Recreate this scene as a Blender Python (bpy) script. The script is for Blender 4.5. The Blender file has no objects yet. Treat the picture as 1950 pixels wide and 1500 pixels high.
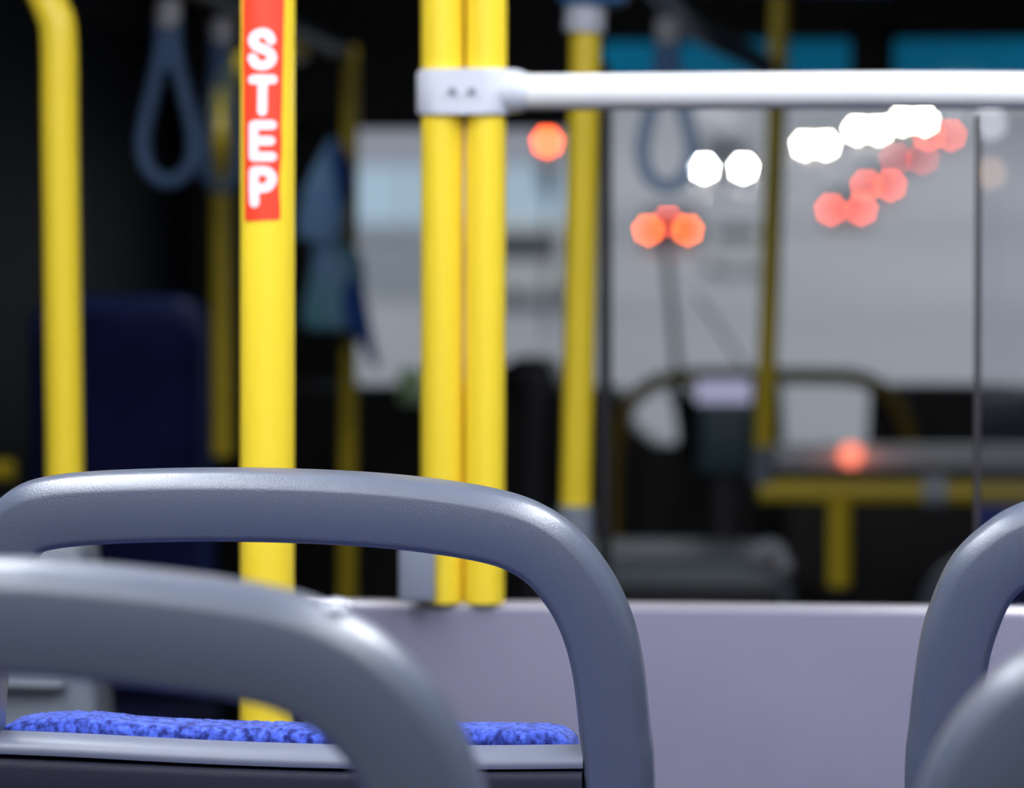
import bpy, bmesh, math, random
from mathutils import Vector, Matrix, noise
random.seed(7)
SC = bpy.context.scene
COL = SC.collection
PI = math.pi
# ------------------------------------------------------------------ camera
F = 6500.0                       # focal length in pixels of the 1950x1500 frame
PITCH = math.atan(220 / F)
YAW = math.radians(6.5)
CAM = Vector((0.4, 0.0, 1.18))
FLOOR_Z, LOW_Z, CEIL_Z = 0.0, -0.35, 1.95
XL, XR, YE = -1.27, 1.27, -1.6
ROT = Matrix.Rotation(YAW, 3, 'Z') @ Matrix.Rotation(PI / 2 - PITCH, 3, 'X')
FWD = ROT @ Vector((0, 0, -1))


def ray(px, py):
    return ROT @ Vector(((px - 975) / F, -(py - 750) / F, -1))


def at(px, py, Y):
    d = ray(px, py)
    return CAM + d * ((Y - CAM.y) / d.y)


def at_lean(px, py, Y, lean, zref=1.0):
    """point on a plane that leans back (towards -Y) as it rises"""
    n = Vector((0, math.cos(lean), math.sin(lean)))
    p0 = Vector((0, Y, zref))
    d = ray(px, py)
    return CAM + d * ((p0 - CAM).dot(n) / d.dot(n))


def s2l(c):
    c = c / 255
    return c / 12.92 if c <= .04045 else ((c + .055) / 1.055) ** 2.4


def C(r, g, b):
    return (s2l(r), s2l(g), s2l(b), 1)


# ------------------------------------------------------------------ materials
def mat(name, col, rough=.5, metal=0., bump=0., bscale=400., spec=.5, coat=0.):
    m = bpy.data.materials.new(name)
    m.use_nodes = True
    nt = m.node_tree
    b = nt.nodes['Principled BSDF']
    b.inputs['Base Color'].default_value = col if len(col) == 4 else (*col, 1)
    b.inputs['Roughness'].default_value = rough
    b.inputs['Metallic'].default_value = metal
    b.inputs['Specular IOR Level'].default_value = spec
    b.inputs['Coat Weight'].default_value = coat
    b.inputs['Coat Roughness'].default_value = .32
    if bump:
        tc = nt.nodes.new('ShaderNodeTexCoord')
        n = nt.nodes.new('ShaderNodeTexNoise')
        n.inputs['Scale'].default_value = bscale
        n.inputs['Detail'].default_value = 2
        bp = nt.nodes.new('ShaderNodeBump')
        bp.inputs['Strength'].default_value = bump
        bp.inputs['Distance'].default_value = .001
        nt.links.new(tc.outputs['Object'], n.inputs['Vector'])
        nt.links.new(n.outputs['Fac'], bp.inputs['Height'])
        nt.links.new(bp.outputs['Normal'], b.inputs['Normal'])
    return m


def mottled(name, c1, c2, scale, rough=.8, lo=.4, hi=.6, detail=3, sheen=0., bump=0., stretch=(1, 1, 1)):
    m = mat(name, c1, rough)
    nt = m.node_tree
    b = nt.nodes['Principled BSDF']
    tc = nt.nodes.new('ShaderNodeTexCoord')
    mp = nt.nodes.new('ShaderNodeMapping')
    mp.inputs['Scale'].default_value = stretch
    n = nt.nodes.new('ShaderNodeTexNoise')
    n.inputs['Scale'].default_value = scale
    n.inputs['Detail'].default_value = detail
    r = nt.nodes.new('ShaderNodeValToRGB')
    r.color_ramp.elements[0].position = lo
    r.color_ramp.elements[0].color = c1
    r.color_ramp.elements[1].position = hi
    r.color_ramp.elements[1].color = c2
    L = nt.links.new
    L(tc.outputs['Object'], mp.inputs['Vector'])
    L(mp.outputs['Vector'], n.inputs['Vector'])
    L(n.outputs['Fac'], r.inputs['Fac'])
    L(r.outputs['Color'], b.inputs['Base Color'])
    if sheen:
        b.inputs['Sheen Weight'].default_value = sheen
        b.inputs['Sheen Tint'].default_value = (.5, .6, 1, 1)
    if bump:
        bp = nt.nodes.new('ShaderNodeBump')
        bp.inputs['Strength'].default_value = bump
        bp.inputs['Distance'].default_value = .002
        L(n.outputs['Fac'], bp.inputs['Height'])
        L(bp.outputs['Normal'], b.inputs['Normal'])
    return m


def glow(name, col, strength, sample=False):
    m = bpy.data.materials.new(name)
    m.use_nodes = True
    b = m.node_tree.nodes['Principled BSDF']
    b.inputs['Base Color'].default_value = (.05, .05, .05, 1)
    b.inputs['Emission Color'].default_value = col if len(col) == 4 else (*col, 1)
    b.inputs['Emission Strength'].default_value = strength
    if not sample:
        m.cycles.emission_sampling = 'NONE'
    return m


def glass(name, tint, gloss=.04):
    m = bpy.data.materials.new(name)
    m.use_nodes = True
    nt = m.node_tree
    nt.nodes.remove(nt.nodes['Principled BSDF'])
    out = nt.nodes['Material Output']
    t = nt.nodes.new('ShaderNodeBsdfTransparent')
    t.inputs['Color'].default_value = tint
    g = nt.nodes.new('ShaderNodeBsdfGlossy')
    g.inputs['Roughness'].default_value = .03
    mx = nt.nodes.new('ShaderNodeMixShader')
    mx.inputs['Fac'].default_value = gloss
    nt.links.new(t.outputs[0], mx.inputs[1])
    nt.links.new(g.outputs[0], mx.inputs[2])
    nt.links.new(mx.outputs[0], out.inputs['Surface'])
    return m


M = {}
M['seat'] = mat('seat_plastic', (.094, .111, .162), .36, bump=.22, bscale=900, spec=.85, coat=.42)
M['lip'] = mat('seat_lip_plastic', (.16, .175, .24), .42, spec=.6)
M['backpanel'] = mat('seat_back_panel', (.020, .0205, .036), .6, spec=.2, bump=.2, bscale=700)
M['fabric'] = mottled('blue_plush', (.006, .015, .16, 1), (.080, .150, .80, 1), 200, .95, .38, .64, 5, .25, .8, (1, 1, .7))
M['yellow'] = mat('yellow_paint', (.95, .70, .042), .3, spec=.45)
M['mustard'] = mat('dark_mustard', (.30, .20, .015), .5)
M['red'] = mat('red_sticker', (.88, .055, .02), .5)
M['white'] = mat('white_print', (.9, .88, .92), .5)
M['panel'] = mottled('lavender_panel', (.193, .184, .270, 1), (.207, .197, .283, 1), 6, .5)
M['cap'] = mat('panel_cap_metal', (.36, .34, .38), .25, .3)
M['rail_white'] = mat('white_rail', (.88, .88, .9), .3)
M['clamp'] = mat('pale_grey_plastic', (.62, .65, .74), .45)
M['sleeve'] = mat('grey_sleeve', (.23, .26, .33), .5)
M['darkrail'] = mat('blue_grey_rail', (.08, .21, .46), .4, .2)
M['dimrail'] = mat('dim_rail', (.05, .06, .08), .45, .3)
M['strap'] = mat('strap_plastic', (.28, .45, .76), .4)
nt = M['strap'].node_tree
mx = nt.nodes.new('ShaderNodeMixShader'); tr = nt.nodes.new('ShaderNodeBsdfTransparent')
mx.inputs['Fac'].default_value = .6
tr.inputs['Color'].default_value = (.85, .92, 1, 1)
nt.links.new(nt.nodes['Principled BSDF'].outputs[0], mx.inputs[1]); nt.links.new(tr.outputs[0], mx.inputs[2])
nt.links.new(mx.outputs[0], nt.nodes['Material Output'].inputs['Surface'])
M['clip_glint'] = mat('bright_clip', (.92, .9, .95), .4)  # white base colour stands in for lamp glints on the strap clips
M['black'] = mat('black_plastic', (.010, .010, .013), .55)
M['charcoal'] = mat('charcoal_wall', (.012, .012, .016), .6, spec=.3)
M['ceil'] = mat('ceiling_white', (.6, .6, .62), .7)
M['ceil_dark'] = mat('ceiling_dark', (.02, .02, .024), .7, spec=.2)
M['wallrear'] = mat('rear_wall_grey', (.15, .15, .175), .7)
M['floor'] = mottled('speckled_floor', (.018, .019, .024, 1), (.035, .036, .045, 1), 90, .7)
M['navy'] = mat('navy_shell', (.016, .04, .19), .4)
M['navypad'] = mottled('navy_fabric', (.006, .010, .075, 1), (.014, .022, .14, 1), 9, .95)
M['greybox'] = mat('grey_moulding', (.20, .23, .28), .45)
M['counter'] = mat('counter_laminate', (.84, .90, .97), .3)
M['greypost'] = mat('dim_grey', (.11, .105, .12), .6)
M['teal_body'] = mat('teal_grey_plastic', (.09, .17, .20), .45)
M['screen'] = glow('lit_screen', C(190, 190, 225), .62)
M['paper'] = mat('white_paper', (.85, .87, .88), .7)
M['board'] = mat('grey_board', (.72, .74, .80), .6)
M['cloth_light'] = mottled('blue_cloth_light', C(125, 175, 235), C(150, 195, 240), 12, .9)
M['cloth_teal'] = mottled('blue_cloth_teal', C(120, 180, 195), C(150, 190, 235), 8, .9)
M['cloth_deep'] = mat('blue_cloth_deep', C(40, 88, 175), .85)
M['green'] = mat('pale_green', C(215, 245, 195), .7)
nt = M['green'].node_tree
mx = nt.nodes.new('ShaderNodeMixShader'); tr = nt.nodes.new('ShaderNodeBsdfTranslucent')
mx.inputs['Fac'].default_value = .6
tr.inputs['Color'].default_value = C(222, 240, 208)
nt.links.new(nt.nodes['Principled BSDF'].outputs[0], mx.inputs[1]); nt.links.new(tr.outputs[0], mx.inputs[2])
nt.links.new(mx.outputs[0], nt.nodes['Material Output'].inputs['Surface'])
M['glass'] = glass('clear_glass', (.93, .95, .96, 1), .004)
M['tint'] = glass('teal_tinted_glass', (.10, .52, .68, 1), .02)
M['partglass'] = glass('partition_glass', (.95, .955, .97, 1), .05)
M['glassedge'] = mat('glass_edge', (.035, .03, .036), .5)
M['lampglow'] = glow('cool_tube', (.91, .95, 1.0, 1), 31, True)
M['lampglow_rear'] = glow('cool_tube_rear', (.91, .95, 1.0, 1), 25, True)
M['fillglow'] = glow('added_fill_glow', (.9, .95, 1, 1), 40, True)
M['housing'] = mat('lamp_housing', (.7, .7, .7), .5)
M['asphalt'] = mottled('wet_asphalt', (.215, .225, .25, 1), (.43, .42, .45, 1), .022, .6, .35, .65, 4, stretch=(1, .35, 1))
M['head'] = glow('headlamp', (1, .93, .72, 1), 160)
M['head_bright'] = glow('headlamp_bright', (1, .97, .85, 1), 220)
M['tail'] = glow('taillamp', (1, .10, .045, 1), 38)
M['tail_dim'] = glow('taillamp_dim', (1, .09, .06, 1), 14)
M['brake'] = glow('brakelamp', (1, .14, .02, 1), 50)
M['signal'] = glow('signal_red', (1, .095, .012, 1), 30)
M['amber'] = glow('amber_lamp', (1, .68, .48, 1), 2.0)
M['faint'] = glow('faint_lamp', (.95, .93, 1, 1), 2.4)
M['salmon'] = glow('salmon_reflection', C(250, 130, 105), 1.6)
M['tyre'] = mat('tyre', (.02, .02, .02), .8)
M['carglass'] = mat('car_glass', (.05, .06, .07), .5, spec=.2)
M['facade'] = mat('facade_grey', (.50, .50, .55), .8)
M['shop'] = glow('shop_window', C(165, 190, 208), .95)
M['plinth'] = mat('plinth_grey', (.40, .43, .47), .8)
M['dull'] = mat('dull_lens', (.35, .2, .17), .5)


# ------------------------------------------------------------------ mesh helpers
def link(name, bm, m, parent=None, smooth=True, auto=40):
    me = bpy.data.meshes.new(name)
    bmesh.ops.recalc_face_normals(bm, faces=bm.faces)
    if smooth:
        ang = math.radians(auto)
        for f in bm.faces:
            f.smooth = True
        for e in bm.edges:
            if len(e.link_faces) == 2 and e.calc_face_angle(0) > ang:
                e.smooth = False
    bm.to_mesh(me)
    bm.free()
    me.materials.append(m)
    o = bpy.data.objects.new(name, me)
    COL.objects.link(o)
    if parent:
        o.parent = parent
        o.matrix_parent_inverse = Matrix.Translation(parent.location).inverted() if parent.parent is None and not parent.rotation_euler.z else parent.matrix_basis.inverted()
    return o


def tag(o, label=None, cat=None, group=None, kind=None):
    if label: o['label'] = label
    if cat: o['category'] = cat
    if group: o['group'] = group
    if kind: o['kind'] = kind
    return o


def thing(name, loc, label, cat, group=None):
    o = bpy.data.objects.new(name, None)
    o.empty_display_size = .1
    COL.objects.link(o)
    o.location = loc
    return tag(o, label, cat, group)


def catmull(pts, n=8, closed=False):
    pts = [Vector(p) for p in pts]
    out = []
    N = len(pts)
    rng = range(N) if closed else range(N - 1)
    for i in rng:
        if closed:
            p0, p1, p2, p3 = pts[i - 1], pts[i], pts[(i + 1) % N], pts[(i + 2) % N]
        else:
            p0, p1, p2, p3 = pts[max(i - 1, 0)], pts[i], pts[i + 1], pts[min(i + 2, N - 1)]
        for k in range(n):
            t = k / n
            out.append(.5 * ((2 * p1) + (-p0 + p2) * t + (2 * p0 - 5 * p1 + 4 * p2 - p3) * t * t + (-p0 + 3 * p1 - 3 * p2 + p3) * t ** 3))
    if not closed:
        out.append(pts[-1])
    return out


def add_tube(bm, pts, r, seg=24, closed=False, rfun=None, flat=1.0, up=None):
    """round tube through pts; flat squeezes it along 'up'"""
    pts = [Vector(p) for p in pts]
    N = len(pts)
    rings = []
    prev = None
    for i, p in enumerate(pts):
        if closed:
            t = pts[(i + 1) % N] - pts[i - 1]
        else:
            t = pts[min(i + 1, N - 1)] - pts[max(i - 1, 0)]
        t.normalize()
        if up is not None:
            a = up - t * up.dot(t)
            a.normalize()
        elif prev is None:
            a = t.orthogonal().normalized()
        else:
            a = (prev - t * prev.dot(t)).normalized()
        prev = a
        b = t.cross(a)
        rr = rfun(i / (N - 1)) if rfun else r
        rings.append([bm.verts.new(p + a * (math.cos(2 * PI * k / seg) * rr * flat) + b * (math.sin(2 * PI * k / seg) * rr)) for k in range(seg)])
    for i in range(N if closed else N - 1):
        A, B = rings[i], rings[(i + 1) % N]
        for k in range(seg):
            bm.faces.new((A[k], A[(k + 1) % seg], B[(k + 1) % seg], B[k]))
    if not closed:
        bm.faces.new(rings[0][::-1])
        bm.faces.new(rings[-1])
    return bm


def tube(pts, r, seg=24, **k):
    return add_tube(bmesh.new(), pts, r, seg, **k)


def add_box(bm, lo, hi, bev=0., seg=3, mtx=None):
    lo, hi = Vector(lo), Vector(hi)
    t = bmesh.new()
    bmesh.ops.create_cube(t, size=1)
    for v in t.verts:
        v.co = Vector(((lo + hi) / 2)[i] + v.co[i] * (hi - lo)[i] for i in range(3))
    if bev:
        bmesh.ops.bevel(t, geom=list(t.edges), offset=bev, segments=seg, profile=.5, affect='EDGES', clamp_overlap=True)
    if mtx is not None:
        bmesh.ops.transform(t, matrix=mtx, verts=t.verts)
    me = bpy.data.meshes.new('tmp')
    t.to_mesh(me)
    t.free()
    bm.from_mesh(me)
    bpy.data.meshes.remove(me)
    return bm


def box(lo, hi, bev=0., seg=3, mtx=None):
    return add_box(bmesh.new(), lo, hi, bev, seg, mtx)


def pxbox(x0, y0, x1, y1, Y, depth, bev=0., seg=3):
    a, b = at(x0, y0, Y), at(x1, y1, Y)
    return box((min(a.x, b.x), Y, min(a.z, b.z)), (max(a.x, b.x), Y + depth, max(a.z, b.z)), bev, seg)


def prism(outline, y0, y1, bev=0., seg=3):
    """outline: (x,z) list, extruded along Y"""
    bm = bmesh.new()
    A = [bm.verts.new((x, y0, z)) for x, z in outline]
    f = bm.faces.new(A)
    r = bmesh.ops.extrude_face_region(bm, geom=[f])
    vs = [g for g in r['geom'] if isinstance(g, bmesh.types.BMVert)]
    bmesh.ops.translate(bm, verts=vs, vec=(0, y1 - y0, 0))
    bmesh.ops.recalc_face_normals(bm, faces=bm.faces)
    if bev:
        ed = [e for e in bm.edges if len(e.link_faces) == 2 and e.calc_face_angle(0) > .9]
        bmesh.ops.bevel(bm, geom=ed, offset=bev, segments=seg, profile=.5, affect='EDGES', clamp_overlap=True)
    return bm


def disc_tube(c, axis, r, depth, seg=24, dome=0.):
    bm = bmesh.new()
    c = Vector(c)
    axis = Vector(axis).normalized()
    n = 5 if dome else 1
    pts = [c - axis * depth / 2, c + axis * depth / 2]
    add_tube(bm, pts, r, seg)
    return bm


def copy_tree(o, parent=None):
    c = o.copy()
    COL.objects.link(c)
    if parent:
        c.parent = parent
    for ch in list(o.children):
        copy_tree(ch, c)
    return c


# ------------------------------------------------------------------ camera object
cd = bpy.data.cameras.new('camera')
cam = bpy.data.objects.new('camera', cd)
COL.objects.link(cam)
cam.location = CAM
cam.rotation_euler = (PI / 2 - PITCH, 0, YAW)
cd.sensor_width = 23.5
cd.lens = F / 1950 * 23.5
cd.clip_start = .05
cd.clip_end = 2000
cd.dof.use_dof = True
YS, YN = 2.2, 1.5
cd.dof.focus_distance = (at(560, 960, YS) - CAM).dot(FWD)
cd.dof.aperture_fstop = cd.lens / 1000 / .0238
cd.dof.aperture_blades = 7
cd.dof.aperture_rotation = math.radians(90)
SC.camera = cam

# ------------------------------------------------------------------ seats
LEAN = math.radians(9)


def sweep(path, nrm, w, d, rad, bm=None, cs=6):
    """path: world points in one plane with normal nrm; rounded rectangle section w (in plane) x d (along nrm)"""
    bm = bm or bmesh.new()
    sec = []
    for (sx, sy, a0, rr) in ((1, 1, 0, rad * .6), (-1, 1, 90, rad), (-1, -1, 180, rad), (1, -1, 270, rad * .6)):
        for k in range(cs + 1):      # the outer edge of the hoop is rounder than the inner one
            a = math.radians(a0 + 90 * k / cs)
            ca, sa = math.cos(a), math.sin(a)
            if sx < 0:               # outer corners: a slightly domed chamfer with a soft crease
                g = k / cs
                x0, y0 = (0, 1) if sy > 0 else (-1, 0)
                x1, y1 = (-1, 0) if sy > 0 else (0, -1)
                bl = .55
                ca = ca * bl + (x0 + (x1 - x0) * g) * (1 - bl)
                sa = sa * bl + (y0 + (y1 - y0) * g) * (1 - bl)
            sec.append((sx * (w / 2 - rr) + ca * rr, sy * (d / 2 - rr) + sa * rr))
    rings = []
    N = len(path)
    for i, p in enumerate(path):
        t = (path[min(i + 1, N - 1)] - path[max(i - 1, 0)]).normalized()
        q = nrm.cross(t).normalized()
        rings.append([bm.verts.new(p + q * u + nrm * v) for u, v in sec])
    S = len(sec)
    for i in range(N - 1):
        for k in range(S):
            bm.faces.new((rings[i][k], rings[i][(k + 1) % S], rings[i + 1][(k + 1) % S], rings[i + 1][k]))
    bm.faces.new(rings[0][::-1])
    bm.faces.new(rings[-1])
    return bm


def fuzz_pad(c0, c1, bulge, z_low, y0, y1):
    """upholstered pad with a rounded top edge following c0->c1, fuzzy surface"""
    bm = bmesh.new()
    nx = 420
    prof = []
    r = .011
    h = 1.0
    # profile around the top: from rear bottom over the top to front bottom; (y, dz from top)
    for k in range(4):
        prof.append((y0, -.05 + .012 * k))
    for k in range(9):
        a = PI - PI / 2 * k / 8
        prof.append((y0 + r + math.cos(a) * r, -r + math.sin(a) * r))
    for k in range(1, 6):
        prof.append((y0 + r + (y1 - y0 - 2 * r) * k / 6, 0))
    for k in range(9):
        a = PI / 2 - PI / 2 * k / 8
        prof.append((y1 - r + math.cos(a) * r, -r + math.sin(a) * r))
    prof.append((y1, -.10))
    prof.append((y1, -9))
    prof.append((y0, -9))
    grid = []
    for i in range(nx + 1):
        u = i / nx
        p = c0.lerp(c1, u)
        e = min(u, 1 - u) * (c1 - c0).length
        drop = 0
        if e < .02:
            drop = .011 * (1 - math.sqrt(max(0, 1 - (1 - e / .02) ** 2)))
        top = p.z + bulge(u) - drop
        row = []
        for j, (y, dz) in enumerate(prof):
            v = Vector((p.x, y - (top + min(dz, 0) - 1.0) * math.tan(LEAN), top + dz if dz > -.2 else z_low))
            if dz < -.2:
                v.y = y + (1 - z_low) * math.tan(LEAN)
            if dz > -.06:
                nv = noise.noise(v * 330) * .0009 + noise.noise(v * 900) * .0004
                dirn = Vector((0, (y - (y0 + y1) / 2) / (y1 - y0), .6 if dz > -.012 else 0))
                v += dirn.normalized() * nv if dirn.length else Vector()
            row.append(bm.verts.new(v))
        grid.append(row)
    P = len(prof)
    for i in range(nx):
        for j in range(P):
            k = (j + 1) % P
            bm.faces.new((grid[i][j], grid[i][k], grid[i + 1][k], grid[i + 1][j]))
    bm.faces.new(grid[0])
    bm.faces.new(grid[-1][::-1])
    return bm


def make_seat(pts, Y, label, lip, cush, dark_top, w=.0452, floor=FLOOR_Z, detail=True):
    """pts: centreline pixels of the hoop.  lip/cush/dark_top: pixel polylines"""
    nrm = Vector((0, math.cos(LEAN), math.sin(LEAN)))
    P = [at_lean(x, y, Y, LEAN) for x, y in pts]
    down = Vector((0, math.sin(LEAN), -math.cos(LEAN)))
    ka, kb = (P[0].z - .50) / math.cos(LEAN), (P[-1].z - .50) / math.cos(LEAN)
    P = [P[0] + down * ka, P[0] + down * ka * .5] + P + [P[-1] + down * kb * .5, P[-1] + down * kb]
    path = catmull(P, 10)
    x0, x1 = P[0].x, P[-1].x
    cx = (x0 + x1) / 2
    t = thing('bus_seat', (cx, Y + .2, floor), label, 'seat', 'grey framed bus seats')
    link('grab_hoop', sweep(path, nrm, w, .036, .0098), M['seat'], t, auto=40)
    xl, xr = x0 + .016, x1 - .016
    # shell lip
    L = [at_lean(x, y, Y, LEAN) for x, y in lip]
    L = catmull(L, 12)
    sec = [(-.0165, -.006), (-.017, -.003), (-.0150, .0002), (-.009, .0028), (-.002, .0040), (.0045, .0042), (.0045, -.006)]
    bm = bmesh.new()
    rings = [[bm.verts.new(p + nrm * a + Vector((0, -math.sin(LEAN), math.cos(LEAN))) * b) for a, b in sec] for p in L]
    for i in range(len(rings) - 1):
        for k in range(len(sec)):
            bm.faces.new((rings[i][k], rings[i][(k + 1) % len(sec)], rings[i + 1][(k + 1) % len(sec)], rings[i + 1][k]))
    bm.faces.new(rings[0][::-1]); bm.faces.new(rings[-1])
    link('shell_lip', bm, M['lip'], t, auto=50)
    # dark back panel: follows the lip
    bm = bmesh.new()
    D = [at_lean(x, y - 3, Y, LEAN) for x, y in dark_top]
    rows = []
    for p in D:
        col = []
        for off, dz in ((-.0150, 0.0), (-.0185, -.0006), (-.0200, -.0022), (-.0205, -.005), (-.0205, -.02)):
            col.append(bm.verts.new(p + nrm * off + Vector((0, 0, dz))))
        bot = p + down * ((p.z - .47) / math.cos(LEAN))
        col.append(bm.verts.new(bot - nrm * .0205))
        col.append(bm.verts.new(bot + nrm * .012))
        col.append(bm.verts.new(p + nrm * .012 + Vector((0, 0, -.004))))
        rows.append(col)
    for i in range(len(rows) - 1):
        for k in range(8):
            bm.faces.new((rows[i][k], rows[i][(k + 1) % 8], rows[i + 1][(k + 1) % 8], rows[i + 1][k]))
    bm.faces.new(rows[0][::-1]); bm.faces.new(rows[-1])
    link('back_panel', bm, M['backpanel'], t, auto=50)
    # blue pad standing in front of the shell
    c0, c1, bul = cush
    a, b = at_lean(*c0, Y + .05, LEAN), at_lean(*c1, Y + .05, LEAN)
    link('back_cushion', fuzz_pad(a, b, bul, .50, Y + .007, Y + .060), M['fabric'], t, auto=80)
    ys = Y + .05
    link('seat_cushion', box((xl + .02, ys + .06, .43), (xr - .02, ys + .38, .50), .03, 4), M['fabric'], t)
    link('seat_shell', box((xl, ys - .02, .395), (xr, ys + .40, .435), .015), M['seat'], t)
    link('pedestal', box((cx - .12, ys + .06, floor + .002), (cx + .12, ys + .34, .40), .02), M['backpanel'], t)
    return t


main_pts = [(-64, 1500), (-62, 1400), (-55, 1280), (-42, 1180), (-12, 1080), (40, 1000), (120, 971), (320, 960), (540, 960.5), (750, 972), (925, 997), (1015, 1029), (1078, 1083), (1128, 1163), (1157, 1260), (1172, 1390), (1181, 1500)]
seat_main = make_seat(main_pts, YS, 'grey framed seat in sharp focus, blue plush pad showing under its hoop', [(-20, 1404), (150, 1411), (400, 1424), (640, 1432), (900, 1434), (1114, 1432)],
                      ((16, 1364), (1101, 1379), lambda u: .004 * math.exp(-((u - .13) / .10) ** 2) + .0008 * math.sin(u * 9)),
                      [(4, 1434), (150, 1440), (400, 1451), (640, 1459), (900, 1459), (1113, 1458)])

right_pts = [(1789, 1500), (1797, 1390), (1813, 1260), (1832, 1182), (1867, 1103), (1915, 1055), (1972, 1022), (2100, 985), (2300, 970), (2520, 970), (2740, 985), (2860, 1020), (2945, 1090), (3000, 1190), (3025, 1330), (3035, 1500)]
make_seat(right_pts, YS, 'grey framed seat at right edge, level with the sharply focused one', [(1840, 1430), (2100, 1438), (2400, 1440), (2700, 1438), (2980, 1430)],
          ((1862, 1385), (2965, 1385), lambda u: 0), [(1852, 1458), (2100, 1459), (2400, 1459), (2700, 1459), (2972, 1458)])

near_pts = [(-900, 1905), (-885, 1645), (-860, 1485), (-810, 1365), (-720, 1270), (-560, 1205), (-300, 1173), (0, 1170), (150, 1178), (300, 1193), (450, 1214), (560, 1240), (650, 1284), (722, 1345), (775, 1417), (812, 1505), (836, 1605), (855, 1765), (860, 1905)]
seat_near = make_seat(near_pts, YN, 'blurred grey framed seat nearest at lower left, white scuff on its hoop', [(-830, 1850), (-400, 1865), (0, 1870), (400, 1865), (810, 1850)],
                      ((-800, 1790), (780, 1790), lambda u: 0), [(-815, 1880), (-400, 1890), (0, 1892), (400, 1890), (790, 1880)], w=.0495)
nright_pts = [(1818, 1900), (1822, 1700), (1838, 1570), (1876, 1470), (1945, 1378), (2012, 1325), (2120, 1275), (2300, 1235), (2600, 1213), (2950, 1213), (3220, 1245), (3380, 1310), (3480, 1410), (3530, 1540), (3550, 1700), (3555, 1900)]
make_seat(nright_pts, YN, 'blurred grey framed seat cut off at lower right corner', [(1880, 1850), (2200, 1865), (2700, 1870), (3200, 1865), (3500, 1850)],
          ((1910, 1790), (3470, 1790), lambda u: 0), [(1890, 1880), (2200, 1890), (2700, 1892), (3200, 1890), (3490, 1880)], w=.0472)
# scuffed burr on the near hoop
p = at_lean(637, 1158, YN - .004, LEAN)
bm = bmesh.new()
bmesh.ops.create_icosphere(bm, subdivisions=2, radius=.0042)
for v in bm.verts:
    v.co = Vector((v.co.x * 1.5, v.co.y * 1.2, v.co.z * .8)) * (1 + .25 * noise.noise(v.co * 500)) + p
tag(link('scuff', bm, M['clamp'], seat_near), 'pale raised scuff')
# mid-bus seat of which only a corner shows behind the right one
mid_pts = [(1751, 1408), (1753, 1318), (1761, 1218), (1778, 1143), (1818, 1093), (1878, 1070), (1978, 1062), (2098, 1062), (2188, 1073), (2243, 1103), (2273, 1168), (2281, 1268), (2283, 1408)]
make_seat(mid_pts, 5.0, 'dim grey seat corner showing behind the panel, left of right hoop', [(1790, 1400), (2000, 1402), (2290, 1400)],
          ((1800, 1380), (2280, 1380), lambda u: 0), [(1792, 1412), (2000, 1414), (2288, 1412)], floor=LOW_Z, w=.04)

# ------------------------------------------------------------------ poles
def line_pts(p0, p1, Y, ztop, zbot):
    a, b = at(*p0, Y), at(*p1, Y)
    d = (b - a) / (b.z - a.z)
    return a + d * (ztop - a.z), a + d * (zbot - a.z)


def pole(label, p0, p1, Y, dia, ztop=CEIL_Z, zbot=LOW_Z, group='yellow grab poles', sleeve=None, bend=None):
    top, bot = line_pts(p0, p1, Y, ztop, zbot)
    t = thing('grab_pole', bot, label, 'pole', group)
    pts = [bot, bot.lerp(top, .5), top]
    if bend:
        pts = [bot] + [bot.lerp(top, k / 6) for k in range(1, 7)] + bend
        pts = catmull(pts, 6)
    link('tube', tube(pts, dia / 2, 32), M['yellow'], t, auto=80)
    if sleeve:
        z0, z1 = sleeve
        a, b = line_pts(p0, p1, Y, z1, z0)
        tag(link('sleeve', tube([b, a], dia / 2 + .004, 28), M['sleeve'], t, auto=50), 'grey sleeve')
    return t


# the pole with the red sticker
YP, RP = 2.76, .0222
step_pole = pole('thick yellow pole carrying the red STEP sticker', (510, 100), (509, 800), YP, RP * 2, zbot=FLOOR_Z)
axis_top, axis_bot = line_pts((510, 100), (509, 800), YP, 2.0, 0.0)
pxr = RP * F / (YP / 1.0) * 1.0


def on_pole(px, py, eps):
    """wrap a picture-plane mark on to the round pole"""
    c = at(510, py, YP)
    c.x = axis_bot.x + (axis_top.x - axis_bot.x) * (c.z / 2.0)
    u = max(-1, min(1, (px - 510) / 52.0))
    view = Vector((CAM.x - c.x, CAM.y - c.y, 0)).normalized()
    side = Vector((-view.y, view.x, 0))
    a = math.asin(u)
    return c + (side * math.sin(a) + view * math.cos(a)) * (RP + eps)


bm = bmesh.new()
rows = []
for j in range(41):
    v = j / 40
    y = -150 + (422 + 150) * v
    xl = 463 + 5 * max(0, (y - 100) / 320) * .8
    xr = 541 - 9 * max(0, y / 420) + (1.5 * math.sin(y * .05) if y > 250 else 0)
    rows.append([bm.verts.new(on_pole(xl + (xr - xl) * i / 24, y + (-3 * i / 24 if v == 1 else 0), .0004)) for i in range(25)])
for j in range(40):
    for i in range(24):
        bm.faces.new((rows[j][i], rows[j][i + 1], rows[j + 1][i + 1], rows[j + 1][i]))
stick = link('sticker', bm, M['red'], step_pole)
tag(stick, 'red sticker reading STEP downwards')
STROKES = [
    [(516, 80), (511, 70), (500, 66), (488, 70), (483, 80), (488, 90), (500, 96), (513, 103), (518, 114), (512, 124), (500, 128), (488, 124), (482, 113)],
    [(483, 154), (519, 154)], [(501, 154), (500, 214)],
    [(484, 240), (484, 300)], [(484, 240), (518, 240)], [(484, 270), (515, 270)], [(484, 300), (518, 300)],
    [(484, 327), (506, 327), (516, 334), (518, 343), (514, 353), (505, 359), (484, 359)], [(484, 327), (486, 387)],
]
bm = bmesh.new()
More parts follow.
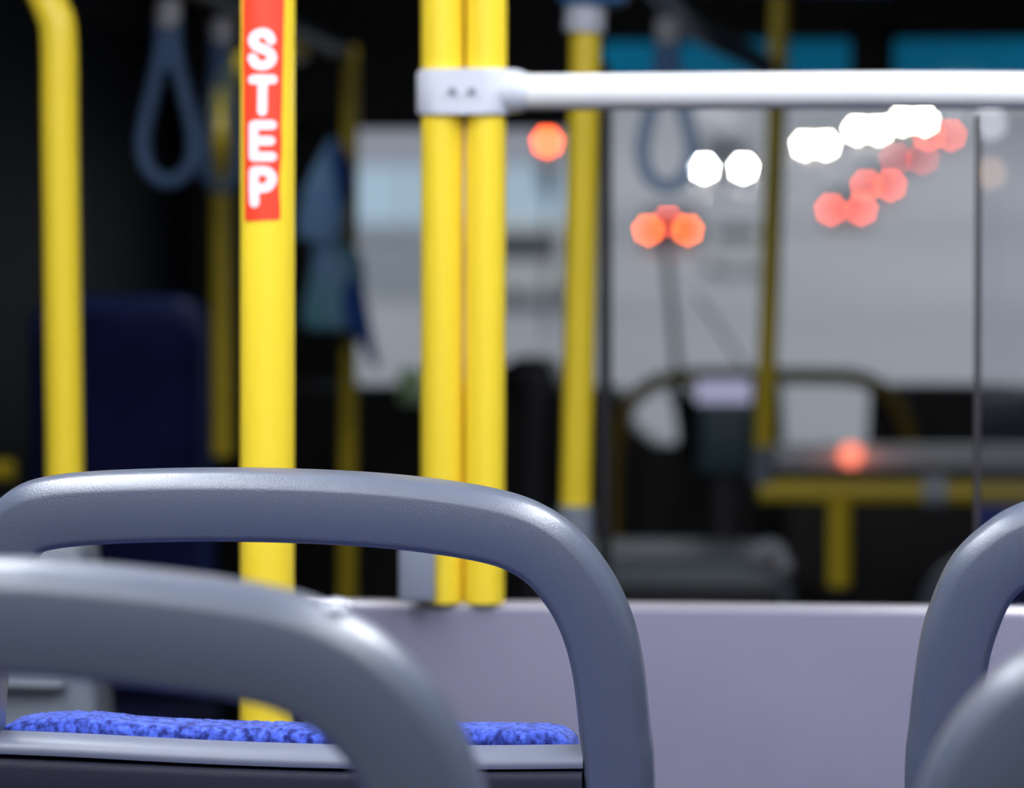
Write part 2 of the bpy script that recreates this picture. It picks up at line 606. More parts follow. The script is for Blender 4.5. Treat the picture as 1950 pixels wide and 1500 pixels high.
for st in STROKES:
    hw = 8.7
    pts = [Vector((x, y, 0)) for x, y in st]
    if len(pts) > 4:
        pts = catmull(pts, 4)
    else:
        fine = []
        for q0, q1 in zip(pts[:-1], pts[1:]):
            k = max(1, int((q1 - q0).length / 3))
            fine += [q0.lerp(q1, i / k) for i in range(k)]
        pts = fine + [pts[-1]]
    for q in pts:
        vs = [bm.verts.new(on_pole(q.x + hw * math.cos(2 * PI * k / 16), q.y + hw * math.sin(2 * PI * k / 16), .0009)) for k in range(16)]
        bm.faces.new(vs)
    for q0, q1 in zip(pts[:-1], pts[1:]):
        d = (q1 - q0).normalized()
        n = Vector((-d.y, d.x, 0)) * hw
        vs = [bm.verts.new(on_pole(q.x, q.y, .0009)) for q in (q0 + n, q1 + n, q1 - n, q0 - n)]
        bm.faces.new(vs)
tag(link('lettering', bm, M['white'], stick, smooth=False), 'white STEP letters')

YT = 3.05
ztp = at(850, 1146, YT).z
pole('left one of the twin yellow poles under the pale clamp', (843, 100), (842, 900), YT, .0385, zbot=ztp)
pole('right one of the twin yellow poles under the pale clamp', (926, 100), (923, 900), YT, .0365, zbot=ztp)
# leaning left pole whose top bends to the left
tb = at(85, -10, 3.4)
pole('bright yellow pole by the left edge, its top bending left', (113, 150), (123, 880), 3.4, .0385, zbot=at(123, 1037, 3.38).z, ztop=at(112, 70, 3.4).z,
     bend=[at(100, 20, 3.4), at(72, -35, 3.4), at(30, -80, 3.4), at(-60, -130, 3.4), at(-600, -165, 3.4), Vector((XL + .004, 3.4, at(-600, -165, 3.4).z))])
pole('yellow pole between the twin poles and the windscreen, grey foot', (1113, 150), (1097, 930), 3.9, .0365, ztop=at(1116, 18, 3.9).z,
     sleeve=(LOW_Z, at(1097, 962, 3.9).z))
c0 = at(1113, 38, 3.9)
t = thing('rail_clamp', at(1115, 60, 3.9), 'pale clamp at the top of yellow pole beside the windscreen', 'clamp')
link('collar', tube([at(1112, 62, 3.9), at(1115, 14, 3.9)], .0245, 28), M['clamp'], t, auto=50)
link('saddle', box((c0.x - .03, 3.87, at(1115, 14, 3.9).z), (c0.x + .05, 3.93, at(1115, -26, 3.9).z), .012), M['darkrail'], t)
bm = tube([at(1000, -44, 3.9), at(1240, -42, 3.9), at(1700, -38, 3.9)], .02, 24)
for q in (at(1010, -44, 3.9), at(1690, -38, 3.9)):
    add_tube(bm, [q, q.lerp(Vector((q.x, q.y, CEIL_Z)), .5), Vector((q.x, q.y, CEIL_Z - .002))], .014, 16)
tag(link('overhead_rail', bm, M['darkrail']), 'blue grey overhead rail crossing above pole beside windscreen', 'rail')
pole('dim yellow pole left of STEP pole, curving over at its top', (420, 330), (424, 860), 5.3, .034, ztop=at(418, 280, 5.3).z, zbot=at(424, 868, 5.3).z,
     bend=[at(420, 220, 5.35), at(428, 165, 5.45), at(452, 122, 5.6), at(500, 105, 5.8), at(570, 100, 6.0)])
pole('darkest yellow pole, just left of the windscreen', (668, 50), (663, 860), 6.1, .03, ztop=at(668, 88, 6.1).z)
pole('olive yellow pole in front of the windscreen, right half', (1484, 60), (1456, 830), 5.75, .033,
     sleeve=(at(1456, 922, 5.75).z, at(1456, 850, 5.75).z), zbot=at(1456, 925, 5.75).z)

# ------------------------------------------------------------------ clamp and white handrail
t = thing('pole_clamp', at(885, 222, YT), 'pale grey clamp gripping the twin yellow poles', 'clamp')
a, b = at(843, 176, YT), at(926, 176, YT)
zt, zb = at(885, 133, YT).z, at(885, 219, YT).z
bm = bmesh.new()
ring_lo = []
R1 = .0235
out = []
for k in range(17):
    an = PI / 2 + PI * k / 16
    out.append((a.x + R1 * math.cos(an), YT + R1 * math.sin(an)))
for k in range(17):
    an = -PI / 2 + PI * k / 16
    out.append((b.x + R1 * math.cos(an), YT + R1 * math.sin(an)))
hs = [(zb, .0), (zb + .003, .002), (zt - .003, .002), (zt, 0)]
rings = []
for z, g in hs:
    rings.append([bm.verts.new((x + (g - .002) * (1 if x > (a.x + b.x) / 2 else -1), y, z)) for x, y in out])
n = len(out)
for i in range(3):
    for k in range(n):
        bm.faces.new((rings[i][k], rings[i][(k + 1) % n], rings[i + 1][(k + 1) % n], rings[i + 1][k]))
bm.faces.new(rings[0][::-1]); bm.faces.new(rings[-1])
link('band', bm, M['clamp'], t, auto=50)
s0, s1 = at(935, 174, YT), at(1012, 175, YT)
link('rail_socket', tube([s0.lerp(s1, k / 12) for k in range(13)], .02, 28, rfun=lambda u: .0205 - .0055 * max(0, (u - .55) / .45) ** 1.6), M['clamp'], t, auto=60)
for dx in (868, 905):
    link('bolt', disc_tube(at(dx, 176, YT) + Vector((0, -.0245, 0)), (0, 1, 0), .0035, .004, 12), M['sleeve'], t)
rp = catmull([at(985, 175.5, YT), at(1250, 174, YT), at(1500, 172.5, YT), at(1750, 172, YT), at(2050, 175, YT), at(2500, 186, YT), at(3400, 220, YT)], 8)
tag(link('handrail', tube(rp, .0163, 28), M['rail_white'], auto=80), 'glaring white handrail running right from the pale clamp', 'handrail')

# ------------------------------------------------------------------ modesty panel with glass
t = thing('partition_screen', (at(1200, 1300, YT).x, YT, 0), 'lavender grey partition panel across the bus behind the hoops', 'partition')
x0, x1 = at(583, 1300, YT).x, 1.2
zp = at(1200, 1158, YT).z
link('panel', box((x0, YT - .012, .01), (x1, YT + .012, zp), .003), M['panel'], t)
link('top_cap', tube([(x0, YT, zp - .001), (.5, YT, zp - .001), (x1, YT, zp - .001)], .0072, 20, flat=1), M['cap'], t, auto=60)
gx = at(1868, 700, YT).x
link('glass_pane', box((gx, YT - .004, zp + .004), (x1, YT + .004, at(1868, 214, YT).z - .004)), M['partglass'], t)
tag(link('glass_edge', box((gx - .006, YT - .005, zp + .004), (gx, YT + .005, at(1868, 214, YT).z - .004), .001), M['glassedge'], t), 'pinkish pane edge')
a, b = at(760, 985, YT - .025), at(829, 1146, YT - .025)
tag(link('end_plate', box((a.x, YT - .030, zp + .0065), (b.x, YT - .0215, a.z), .003), M['sleeve'], t), 'grey plate beside the twin poles')

# ------------------------------------------------------------------ overhead rails and straps
RX, RX2, RZ = CAM.x - 1.0, CAM.x - .345, CAM.z + .41
bm = tube([(RX, -1.0, RZ), (RX, 3, RZ), (RX, 6.1, RZ)], .017, 24)
tag(link('overhead_rail', bm, M['dimrail']), 'dim overhead rail the left pair of straps hangs from', 'rail')
bm = tube(catmull([(RX2, 3.7, RZ + .02), (RX2, 5, RZ), (RX2, 5.3, RZ), (RX2 + .03, 5.55, RZ - .015), (at(1440, 115, 5.72).x, 5.72, at(1440, 115, 5.72).z), (at(1475, 150, 5.75).x, 5.75, at(1475, 150, 5.75).z)], 8), .019, 24)
add_tube(bm, [(RX2, 3.72, RZ + .02), (RX2, 3.72, 1.8), (RX2, 3.72, CEIL_Z - .002)], .014, 16)
tag(link('overhead_rail', bm, M['darkrail']), 'blue overhead rail sloping down to the olive yellow pole', 'rail')


def make_strap(loc, rot, label):
    t = thing('hanging_strap', loc, label, 'strap', 'hanging hand straps')
    P = [(-.006, -.02), (-.016, -.075), (-.034, -.150), (-.0355, -.185), (-.024, -.212), (0, -.224), (.024, -.212), (.0355, -.185), (.034, -.150), (.016, -.075), (.006, -.02)]
    pts = catmull([(x, 0, z) for x, z in P], 8)
    o = link('loop', tube(pts, .0115, 16, flat=1.3, up=Vector((0, 1, 0))), M['strap'])
    o.parent = t
    o = link('neck', box((-.02, -.012, -.075), (.02, .012, .0), .008), M['strap'])
    o.parent = t
    bm = bmesh.new()
    add_tube(bm, [(0, 0, -.014), (0, 0, -.010), (0, 0, .020), (0, 0, .026)], .02, 20, rfun=lambda u: .019 if .2 < u < .8 else .015)
    o = link('clip', bm, M['clip_glint'], auto=50)
    o.parent = t
    bm = tube([(-.0, 0, .024), (0, 0, .05)], .006, 12)
    o = link('hanger', bm, M['strap'])
    o.parent = t
    t.rotation_euler.z = rot
    return t


s = make_strap((RX - .002, 4.62, RZ - .052), 0, 'translucent teardrop hand strap hanging nearest the left yellow pole')
for loc, rot, lab in (((RX, 4.98, RZ - .052), 1.0, 'hand strap hanging edge-on, second from left yellow pole'), ((RX2, 5.06, RZ - .05), .1, 'hand strap hanging behind the white handrail')):
    c = copy_tree(s)
    c.location = loc
    c.rotation_euler.z = rot
    c['label'] = lab

# ------------------------------------------------------------------ dim things on the left
# blue seat facing the camera
YB = 5.5
t = thing('blue_seat', (at(220, 900, YB).x, YB, LOW_Z), 'dark navy blue high-backed seat left of the STEP pole', 'seat')
o1 = []
L_, R_, T_, B_ = at(45, 600, YB).x, at(402, 600, YB).x, at(220, 562, YB).z, at(220, 1330, YB).z
rr = .075
for k in range(13):
    an = PI - PI / 2 * k / 12
    o1.append((L_ + rr + rr * math.cos(an), T_ - rr * .75 + rr * .75 * math.sin(an)))
for k in range(13):
    an = PI / 2 - PI / 2 * k / 12
    o1.append((R_ - rr + rr * math.cos(an), T_ - rr * .75 + rr * .75 * math.sin(an)))
o1 += [(R_ - .005, B_), (L_ + .005, B_)]
link('backrest', prism(o1, YB + .02, YB + .07, .02, 4), M['navy'], t)
cxs = (L_ + R_) / 2
o2 = [(cxs + (x - cxs) * .86, B_ + .01 + (z - B_) * .94) for x, z in o1]
link('back_pad', prism(o2, YB + .0, YB + .035, .012, 3), M['navypad'], t)
link('seat_cushion', box((L_ - .01, YB - .40, B_ - .10), (R_ + .01, YB + .05, B_), .03), M['navypad'], t)
link('pedestal', box((L_ + .05, YB - .33, LOW_Z + .002), (R_ - .05, YB + .04, B_ - .095), .02), M['black'], t)
# grey side panel low left
YG = 3.36
t = thing('side_panel', (at(60, 1300, YG).x, YG, LOW_Z), 'grey moulded panel low at left, behind the blue pad', 'panel')
pa = [at(x, y, YG) for x, y in ((-120, 1035), (152, 1035), (165, 1200), (188, 1420), (190, 1700), (-120, 1700))]
bm = prism([(p.x, max(p.z, LOW_Z + .003)) for p in pa[:4]] + [(pa[3].x, LOW_Z + .003), (pa[0].x, LOW_Z + .003)], YG, YG + .09, .012, 3)
link('moulding', bm, M['greybox'], t)
tag(link('ledge', box((pa[0].x, YG - .02, at(60, 1312, YG).z), (at(130, 1300, YG).x, YG + .02, at(60, 1286, YG).z), .008), M['greybox'], t), 'paler ledge')
# stub of yellow rail low left
a, b = at(-150, 895, 5.1), at(26, 895, 5.1)
bm = tube([Vector((XL + .004, 5.1, a.z)), a, b], .016, 20)
tag(link('guard_rail', bm, M['yellow']), 'stub of yellow rail at the left edge beside navy seat', 'rail')

# ------------------------------------------------------------------ front of the bus
YW = 8.0


def rail_path(px, Y, r, n=6, sub=True):
    pts = [at(x, y, Y + (k[0] if k else 0)) for (x, y, *k) in px]
    return tube(catmull(pts, n), r, 24)


# yellow T rail
YR = 5.75
t = thing('barrier_rail', at(1600, 1118, YR), 'yellow T-shaped barrier rail low in front of the windscreen', 'barrier')
link('top_rail', tube([at(1446, 934, YR), at(1700, 936, YR), at(2300, 942, YR)], .0205, 24), M['yellow'], t)
link('post', tube([at(1599, 945, YR), at(1598, 1115, YR)], .0205, 24), M['yellow'], t)
link('post_foot', tube([at(1598, 1112, YR), Vector((at(1598, 1118, YR).x, YR, LOW_Z))], .02, 20), M['black'], t)
link('fitting', disc_tube(at(1780, 934, YR), (1, 0, 0), .027, .04, 20), M['clamp'], t)
# hoop rail
YH = 7.07
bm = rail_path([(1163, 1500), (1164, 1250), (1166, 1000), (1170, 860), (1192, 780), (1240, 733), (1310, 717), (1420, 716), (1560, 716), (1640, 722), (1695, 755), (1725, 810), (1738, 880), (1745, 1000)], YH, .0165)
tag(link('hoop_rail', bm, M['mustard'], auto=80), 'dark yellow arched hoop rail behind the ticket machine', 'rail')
# grey counter bar
t = thing('counter_bar', at(1700, 905, 6.5), 'grey horizontal counter bar above the yellow barrier', 'counter')
link('bar', pxbox(1452, 848, 2400, 902, 6.5, .09, .015), M['counter'], t)
link('support', box((at(1500, 900, 6.5).x, 6.52, LOW_Z + .003), (at(2300, 900, 6.5).x, 6.58, at(1500, 899, 6.5).z)), M['black'], t)
tag(link('lamp_reflection', disc_tube(at(1620, 866, 6.47), (0, 1, 0), .022, .05, 20), M['salmon'], t), 'small salmon red glow for a lamp reflection')  # glowing disc put in for a red-orange lamp reflection
# black post beside the pole
pb, pt = at(1139, 900, 4.15), at(1162, 120, 4.15)
bm = box((pb.x, 4.15, LOW_Z + .002), (pt.x, 4.18, pt.z), .004)
o = tag(link('black_post', bm, M['black']), 'narrow black upright directly right of the grey-footed yellow pole', 'post')
# ticket machine
YM = 6.6
t = thing('ticket_machine', (at(1378, 900, YM).x, YM, LOW_Z), 'dark teal ticket machine with a bright lit top', 'ticket machine')
link('body', pxbox(1330, 768, 1430, 905, YM, .10, .015), M['teal_body'], t)
link('hood', pxbox(1322, 716, 1432, 772, YM + .005, .09, .012), M['black'], t)
tag(link('screen', pxbox(1326, 722, 1430, 768, YM - .002, .01, .003), M['screen'], t), 'bright lavender screen')
a = at(1378, 900, YM)
link('stand', tube([(a.x, YM + .05, a.z), (a.x, YM + .05, LOW_Z + .01)], .022, 20), M['greypost'], t)
link('foot_plate', box((a.x - .08, YM - .03, LOW_Z + .002), (a.x + .08, YM + .13, LOW_Z + .014), .004), M['greypost'], t)
# grey wheel arch box
t = thing('wheel_arch_box', (at(1330, 1100, 5.8).x, 5.9, LOW_Z), 'grey wheel arch box with rounded top behind partition panel', 'wheel arch')
za, zb_, xa, xb = at(1300, 1064, 5.8).z, LOW_Z + .003, at(1080, 1100, 5.8).x, at(1510, 1100, 5.8).x
o1 = [(xa, zb_), (xa, za)]
for k in range(13):
    an = PI / 2 - PI / 2 * k / 12
    o1.append((xb - .1 + .1 * math.cos(an), za - .07 + .07 * math.sin(an)))
o1.append((xb, zb_))
link('cover', prism(o1, 5.8, 6.25, .02), M['greybox'], t)
link('front_skirt', box((xa + .01, 5.785, zb_), (xb - .02, 5.80, za - .045), .004), M['black'], t)
link('handle', tube(catmull([at(1440, 1062, 5.76), at(1455, 1042, 5.76), at(1480, 1045, 5.76), at(1500, 1085, 5.76)], 6), .012, 14), M['clamp'], t)
# dash board
YD = 7.45
t = thing('dashboard', (0.1, YD, LOW_Z), 'black dashboard along the bottom of the windscreen', 'dashboard')
o1 = [(-1.2, LOW_Z + .003), (-1.2, at(600, 735, YD).z)]
for px, py in ((700, 735), (754, 735), (756, 770), (808, 770), (812, 726), (860, 722), (900, 740), (1176, 738), (1190, 790), (1215, 825), (1250, 848), (1312, 848), (1320, 736), (1484, 736), (1490, 850), (1650, 850), (1656, 733), (1940, 733), (2200, 735)):
    o1.append((at(px, py, YD).x, at(px, py, YD).z))
o1 += [(1.2, at(2200, 735, YD).z), (1.2, LOW_Z + .003)]
link('body', prism(o1, YD, YD + .18), M['black'], t)
bm = prism([(at(x, y, YD).x, at(x, y, YD).z) for x, y in ((940, 760), (950, 700), (985, 678), (1045, 680), (1062, 720), (1062, 760))], YD - .03, YD + .2, .015)
link('instrument_cowl', bm, M['black'], t)
tag(link('card', pxbox(758, 702, 806, 768, 7.5, .004, .001), M['green'], t), 'small pale green card')
c = at(1300, 765, YD)
tag(link('knob', tube([c + Vector((-.015, 0, .03)), c, c + Vector((.01, 0, -.06)), c + Vector((.01, 0, -.12))], .022, 16), M['black'], t), 'black knob')
t = thing('dark_post', (at(1010, 900, 7.3).x, 7.3, LOW_Z), 'dim brown-grey upright between twin poles and the next pole', 'post')
a = at(1010, 700, 7.3)
link('upright', tube([(a.x, 7.3, LOW_Z + .003), (a.x + .005, 7.3, .6), (a.x + .01, 7.3, a.z)], .026, 20), M['greypost'], t)

# blue cloths hanging at the front pillar
def cloth(outline, Y, m, name, label):
    pts = [Vector((p.x, 0, p.z)) for p in (at(x, y, Y) for x, y in outline)]
    pts = catmull(pts, 5, closed=True)
    bm = prism([(p.x, p.z) for p in pts], Y, Y + .05, .015, 3)
    for v in bm.verts:
        v.co.y += .012 * math.sin(v.co.x * 90) + .008 * noise.noise(v.co * 12)
    return link(name, bm, m)


t = thing('hanging_cloth', at(630, 640, 7.2), 'blue cloth hanging in the dark front left corner', 'cloth')
o = cloth([(628, 262), (600, 310), (575, 380), (566, 440), (592, 462), (628, 470), (652, 440), (660, 340), (650, 285)], 5.92, M['cloth_light'], 'upper_fold', '')
o.parent = t; o.matrix_parent_inverse = Matrix.Translation(t.location).inverted()
o = cloth([(640, 272), (632, 300), (640, 350), (655, 390), (665, 350), (660, 300)], 5.89, M['cloth_deep'], 'collar', '')
o.parent = t; o.matrix_parent_inverse = Matrix.Translation(t.location).inverted()
o = cloth([(600, 462), (590, 520), (576, 600), (586, 628), (640, 632), (676, 620), (686, 560), (680, 490), (650, 460)], 5.93, M['cloth_teal'], 'lower_fold', '')
o.parent = t; o.matrix_parent_inverse = Matrix.Translation(t.location).inverted()
o = cloth([(660, 535), (655, 600), (668, 628), (700, 680), (715, 700), (702, 640), (690, 580), (678, 540)], 5.90, M['cloth_deep'], 'side_strip', '')
o.parent = t; o.matrix_parent_inverse = Matrix.Translation(t.location).inverted()

# ------------------------------------------------------------------ bus shell
def struct(name, bm, m, parent=None, smooth=False):
    o = link(name, bm, m, parent, smooth=smooth)
    if parent is None: o['kind'] = 'structure'
    return o


bm = box((XL, YE, -.05), (XR, 3.25, 0))
struct('floor', bm, M['floor'])
bm = box((XL, 3.25, LOW_Z - .05), (XR, YW + .05, LOW_Z))
add_box(bm, (XL, 3.23, LOW_Z), (XR, 3.25, -.051))
struct('floor_front', bm, M['floor'])
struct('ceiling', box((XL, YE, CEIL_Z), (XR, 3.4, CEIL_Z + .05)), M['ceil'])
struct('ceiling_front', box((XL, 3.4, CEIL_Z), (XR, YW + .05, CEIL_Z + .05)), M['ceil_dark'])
# left wall: solid with a row of dark tinted windows let into it
wl = bmesh.new()
add_box(wl, (XL - .05, YE, LOW_Z - .05), (XL, YW + .05, .78))
add_box(wl, (XL - .05, YE, 1.72), (XL, YW + .05, CEIL_Z))
ys = [YE, .4, 2.0, 3.6, 5.2, 6.8, YW + .05]
for y in ys:
    add_box(wl, (XL - .05, y - .06, .78), (XL, y + .06, 1.72))
struct('wall_left', wl, M['charcoal'])
M['darkglass'] = mat('dark_privacy_glass', (.005, .008, .014), .6, spec=.12)
for i in range(6):
    struct('window_%d' % (i + 2), box((XL - .035, ys[i] + .06, .78), (XL - .02, ys[i + 1] - .06, 1.72)), M['darkglass'])
struct('wall_right', box((XR, YE, LOW_Z - .05), (XR + .05, YW + .05, CEIL_Z)), M['charcoal'])
struct('wall_back', box((XL, YE - .05, -.05), (XR, YE, CEIL_Z)), M['wallrear'])
# front wall around the windscreen opening
wx0, wx1 = at(672, 400, YW).x, 1.16
wzb, wzt = at(1200, 868, YW).z, at(1700, 74, YW).z
wf = bmesh.new()
add_box(wf, (XL, YW, LOW_Z - .05), (XR, YW + .05, wzb))
add_box(wf, (XL, YW, wzt), (XR, YW + .05, CEIL_Z + .05))
add_box(wf, (XL, YW, wzb), (wx0, YW + .05, wzt))
add_box(wf, (wx1, YW, wzb), (XR, YW + .05, wzt))
struct('wall_front', wf, M['black'])
struct('trim_1', box((XL, YW + .05, LOW_Z - .05), (XR, YW + .25, wzb - .02), .01), M['black'])
win = struct('window_1', box((wx0, YW + .02, wzb), (wx1, YW + .03, wzt)), M['glass'])
link('tint_band', box((wx0, YW + .012, at(1700, 150, YW).z), (wx1, YW + .016, wzt)), M['tint'], win)
# roller blind left half, mirror box
t = thing('roller_blind', at(850, 246, YW - .1), 'black roller blind pulled down over the upper left windscreen', 'blind')
link('blind_sheet', pxbox(520, -60, 1146, 240, YW - .06, .012), M['black'], t)
link('bottom_bar', tube([at(520, 240, YW - .06), at(850, 240, YW - .06), at(1146, 240, YW - .06)], .009, 16), M['black'], t)
bm = pxbox(1618, 40, 1704, 160, YW - .12, .08, .02)
tag(link('mirror_box', bm, M['black']), 'black box between the two teal strips above the handrail', 'box')
# wipers
for pts, lab in (([(1268, 470), (1280, 590), (1292, 735), (1298, 868)], 'dark upright wiper arm seen below the red car lights'), ([(1325, 560), (1380, 640), (1440, 735), (1500, 868)], 'thin slanting wiper arm left of the olive pole')):
    t = thing('wiper', at(*pts[-1], YW + .06), lab, 'wiper', 'windscreen wipers')
    r = .009 if pts[0][0] < 1300 else .004
    link('arm', tube([at(x, y, YW + .075) for x, y in pts], r, 10), M['black'], t)
    link('pivot', disc_tube(at(*pts[-1], YW + .07), (0, 1, 0), .02, .03, 14), M['black'], t)

# ------------------------------------------------------------------ interior lamps
def lamp(x, y0, y1, label, m='lampglow'):
    t = thing('ceiling_light', (x, (y0 + y1) / 2, CEIL_Z), label, 'lamp', 'ceiling strip lights')
    link('housing', box((x - .10, y0, CEIL_Z - .03), (x + .10, y1, CEIL_Z - .001), .008), M['housing'], t)
    link('diffuser', box((x - .075, y0 + .02, CEIL_Z - .042), (x + .075, y1 - .02, CEIL_Z - .028), .004), M[m], t)


lamp(-.42, -1.2, .9, 'left ceiling strip light over the rear seats', 'lampglow_rear')
lamp(-.42, 1.1, 2.8, 'left ceiling strip light over the partition panel')
lamp(.62, -1.2, .9, 'right ceiling strip light over the rear seats', 'lampglow_rear')
lamp(.62, 1.1, 3.1, 'right ceiling strip light over the partition panel')

# added fill light, out of view, to brighten the hanging blue cloth
c = Vector((-.66, 5.30, CEIL_Z - .06))
t = thing('ceiling_fill_light', (c.x, c.y, CEIL_Z), 'added fill light over the front left corner, out of view', 'lamp')
ax = Vector((.05, .75, -.9)).normalized()
link('housing', box((c.x - .09, c.y - .10, CEIL_Z - .16), (c.x + .09, c.y - .045, CEIL_Z - .001), .01), M['black'], t)  # keeps the added fill from shining towards the rear
link('diffuser', disc_tube(c + ax * .01, ax, .05, .012, 20), M['fillglow'], t)

# ------------------------------------------------------------------ outside
def road_z(Y):
    return -.72 + 2e-4 * Y * Y


bm = bmesh.new()
rows = []
for j in range(61):
    Y = 8.4 + 440 * (j / 60)
    rows.append([bm.verts.new((-160 + 320 * i / 20, Y, road_z(Y))) for i in range(21)])
for j in range(60):
    for i in range(20):
        bm.faces.new((rows[j][i], rows[j][i + 1], rows[j + 1][i + 1], rows[j + 1][i]))
struct('road', bm, M['asphalt'], smooth=True)

car_paint = {}


def car(px, Y, facing, label, paint, tall=1.45, wide=1.75, lamps=None, sep=None, lz=.72, lr=.085, third=False, name='car'):
    """facing -1: nose towards us (headlamps seen); +1: tail towards us"""
    base = at(px, 500, Y)
    z = road_z(Y)
    t = thing(name, (base.x, Y, z), label, 'car' if name == 'car' else name, 'traffic on the road ahead')
    if paint not in car_paint:
        car_paint[paint] = mat('car_paint', paint, .9, spec=.03)
    L, W, H = 4.3 * max(1, tall / 1.6), wide, tall
    if name == 'car':
        prof = [(0, .28), (.02, .75), (.35, .85), (L * .22, .92), (L * .36, H * .97), (L * .52, H), (L * .78, H * .96), (L * .93, .95), (L, .88), (L, .3)]
        cab = [(L * .25, .93), (L * .37, H * .93), (L * .78, H * .92), (L * .90, .95)]
    else:
        prof = [(0, .35), (.02, 1.0), (.5, 1.15), (.95, H * .95), (1.3, H), (L - .1, H), (L, H * .95), (L, .4)]
        cab = [(.55, 1.2), (.95, H * .90), (1.9, H * .90), (1.9, 1.2)]
    sgn = 1 if facing < 0 else -1

    def ext(pr, w):
        b = bmesh.new()
        y0 = 0 if facing < 0 else L
        A = [b.verts.new((-w / 2, y0 + sgn * y, zz)) for y, zz in pr]
        f = b.faces.new(A)
        r = bmesh.ops.extrude_face_region(b, geom=[f])
        bmesh.ops.translate(b, verts=[g for g in r['geom'] if isinstance(g, bmesh.types.BMVert)], vec=(w, 0, 0))
        bmesh.ops.recalc_face_normals(b, faces=b.faces)
        return b
    b = ext(prof, W)
    bmesh.ops.bevel(b, geom=list(b.edges), offset=.06, segments=2, affect='EDGES', clamp_overlap=True)
    for nm, bb, mm in (('body', b, car_paint[paint]), ('side_glass', ext(cab, W + .01), M['carglass'])):
        o = link(nm, bb, mm); o.parent = t
    if facing < 0:
        win_p = [(cab[0][0] - .03, cab[0][1] + .03), (cab[1][0] - .03, cab[1][1] + .03), (cab[1][0] + .03, cab[1][1] - .03), (cab[0][0] + .03, cab[0][1] - .03)]
    else:
        a0, a1 = ((L * .935, .99), (L * .81, H * .95)) if name == 'car' else ((L - .02, H * .55), (L - .02, H * .85))
        win_p = [(a0[0] + .03, a0[1] + .03), (a1[0] + .03, a1[1] + .03), (a1[0] - .03, a1[1] - .03), (a0[0] - .03, a0[1] - .03)]
    o = link('windscreen' if facing < 0 else 'rear_window', ext(win_p, W * .8), M['carglass']); o.parent = t
    for wy in (.18, .8):
        for sx in (-1, 1):
            yy = L * wy if facing < 0 else L - L * wy
            o = link('wheel', disc_tube((sx * (W / 2 - .1), yy, .32), (1, 0, 0), .32, .2, 20), M['tyre'])
            o.parent = t
    # windows facing us
    zf, zt_ = (.98, H * .9)
    yf = (L * .27, L * .35) if facing < 0 else (L * .06, L * .18)
    if lamps:
        s = sep or W * .8
        for sx in (-1, 1):
            o = link('headlight' if facing < 0 else 'taillight', disc_tube((sx * s / 2, -.03, lz), (0, 1, 0), lr, .08, 14), M[lamps])
            o.parent = t
        if third:
            o = link('brake_light', box((-.14, L * .03 - .06, 1.0), (.14, L * .03 + .02, 1.07)), M['tail'])
            o.parent = t
    t.rotation_euler.x = math.atan(4e-4 * Y)
    return t


car(1272, 120, 1, 'dark red car with glowing brake lights, lowest of the red pairs', (.10, .02, .025), lamps='brake', sep=1.4, lz=.72, lr=.10, third=True)
car(1611, 142, 1, 'car with red tail lights right of the olive pole, lower pair', (.30, .30, .33), lamps='tail', sep=1.25, lr=.11)
car(1672, 170, 1, 'car with red tail lights, middle pair right of olive pole', (.30, .28, .30), lamps='tail', sep=1.2, lr=.12)
car(1730, 203, 1, 'far car with dim red tail lights below the white light string', (.35, .33, .35), lamps='tail_dim', sep=1.6, lr=.15)
car(1788, 233, 1, 'far car with red tail lights at right end of white string', (.3, .3, .3), lamps='tail', sep=1.5, lr=.15)
car(1378, 192, -1, 'lorry with two separate white headlights left of the olive pole', (.22, .225, .25), tall=2.6, wide=2.4, lamps='head_bright', sep=2.2, lr=.15, name='lorry', lz=.72)
car(1552, 221, -1, 'far car with merged warm white headlights, right of olive pole', (.3, .3, .3), lamps='head', sep=1.3, lr=.16)
car(1652, 240, -1, 'far car at the left end of the white light string', (.3, .3, .3), lamps='head', sep=1.5, lr=.16)
car(1738, 252, -1, 'far car at the right end of the white light string', (.3, .3, .3), lamps='head', sep=1.6, lr=.16)
car(1402, 100, 1, 'pale parked car without lights below the two white headlights', (.62, .62, .60))
car(1000, 78, 1, 'pale van parked between twin poles and the next yellow pole', (.62, .62, .60), tall=2.0, wide=1.9, name='van')

# traffic signal
def signal(px, py, Y, label, lit, second):
    p = at(px, py, Y)
    gz = road_z(Y)
    t = thing('traffic_light', (p.x, Y, gz), label, 'traffic light', 'street signals')
    link('mast', tube([(p.x, Y + .15, gz), (p.x, Y + .15, p.z + .4)], .05, 14), M['greypost'], t)
    link('housing', box((p.x - .16, Y - .05, p.z - .95), (p.x + .16, Y + .12, p.z + .2), .03), M['greypost'], t)
    link('lit_lens', disc_tube((p.x, Y - .07, p.z), (0, 1, 0), .105, .05, 20), M[lit], t)
    link('lens', disc_tube((p.x, Y - .07, p.z - .36), (0, 1, 0), .105, .05, 20), M[second], t)
    link('lens', disc_tube((p.x, Y - .07, p.z - .72), (0, 1, 0), .105, .05, 20), M['tyre'], t)


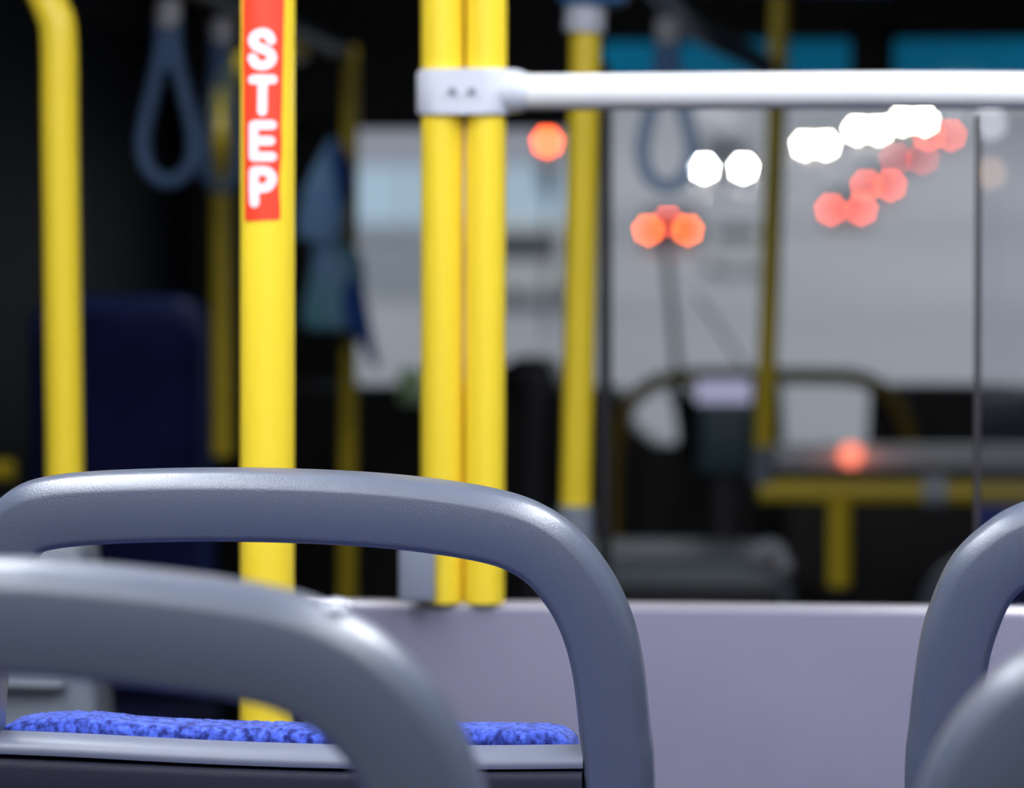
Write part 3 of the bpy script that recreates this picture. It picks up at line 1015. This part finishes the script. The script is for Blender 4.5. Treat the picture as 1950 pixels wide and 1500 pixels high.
signal(1043, 270, 62, 'traffic light showing red right of the twin poles', 'signal', 'dull')
p = at(1886, 236, 75)
t = thing('street_lamp', (p.x, 75, road_z(75)), 'faint street lamp at far right below the white handrail', 'street lamp')
link('mast', tube([(p.x, 75.2, road_z(75)), (p.x, 75.2, p.z + .2)], .05, 12), M['facade'], t)
link('lamp_head', box((p.x - .2, 74.9, p.z - .05), (p.x + .2, 75.25, p.z + .2), .04), M['facade'], t)
link('lamp_glass', disc_tube((p.x, 74.86, p.z), (0, 1, 0), .16, .05, 16), M['faint'], t)
q = at(1886, 330, 75)
link('amber_lamp', disc_tube((q.x, 74.86, q.z), (0, 1, 0), .14, .05, 16), M['amber'], t)

# building on the left
YBd = 135
t = thing('building', (at(760, 400, YBd).x, YBd, road_z(YBd)), 'long low grey building with pale blue lit window band', 'building')
bx0, bx1 = at(250, 400, YBd).x, at(1085, 400, YBd).x
link('wall', box((bx0, YBd, road_z(YBd) - 1), (bx1, YBd + 10, at(700, 150, YBd).z)), M['facade'], t)
link('roof', box((bx0 - .3, YBd - .4, at(700, 150, YBd).z), (bx1 + .3, YBd + 10.4, at(700, 138, YBd).z)), M['plinth'], t)
z0, z1 = at(700, 425, YBd).z, at(700, 318, YBd).z
nwin = 8
for i in range(nwin):
    a_, b_ = bx0 + (bx1 - bx0) * i / nwin + .08, bx0 + (bx1 - bx0) * (i + 1) / nwin - .08
    link('window', box((a_, YBd - .06, z0), (b_, YBd + .02, z1)), M['shop'], t)
t = thing('low_wall', (at(760, 480, 85).x, 85, road_z(85)), 'low dark grey wall in front of the long building', 'wall')
link('wall', box((at(400, 480, 85).x, 85, road_z(85) - .3), (at(1060, 480, 85).x, 85.3, at(700, 445, 85).z)), M['plinth'], t)
link('coping', box((at(400, 480, 85).x, 84.9, at(700, 445, 85).z), (at(1060, 480, 85).x, 85.4, at(700, 438, 85).z)), M['facade'], t)

# ------------------------------------------------------------------ world and view
w = bpy.data.worlds.new('dusk_sky')
SC.world = w
w.use_nodes = True
bg = w.node_tree.nodes['Background']
bg.inputs['Color'].default_value = (.92, .95, 1.0, 1)
bg.inputs['Strength'].default_value = .95
SC.view_settings.view_transform = 'Standard'
SC.view_settings.look = 'None'
SC.view_settings.exposure = 0
SC.view_settings.gamma = 1
SC.view_settings.use_curve_mapping = False
SC.cycles.use_denoising = True
SC.cycles.max_bounces = 8
SC.cycles.transparent_max_bounces = 12
SC.cycles.caustics_reflective = False
SC.cycles.caustics_refractive = False
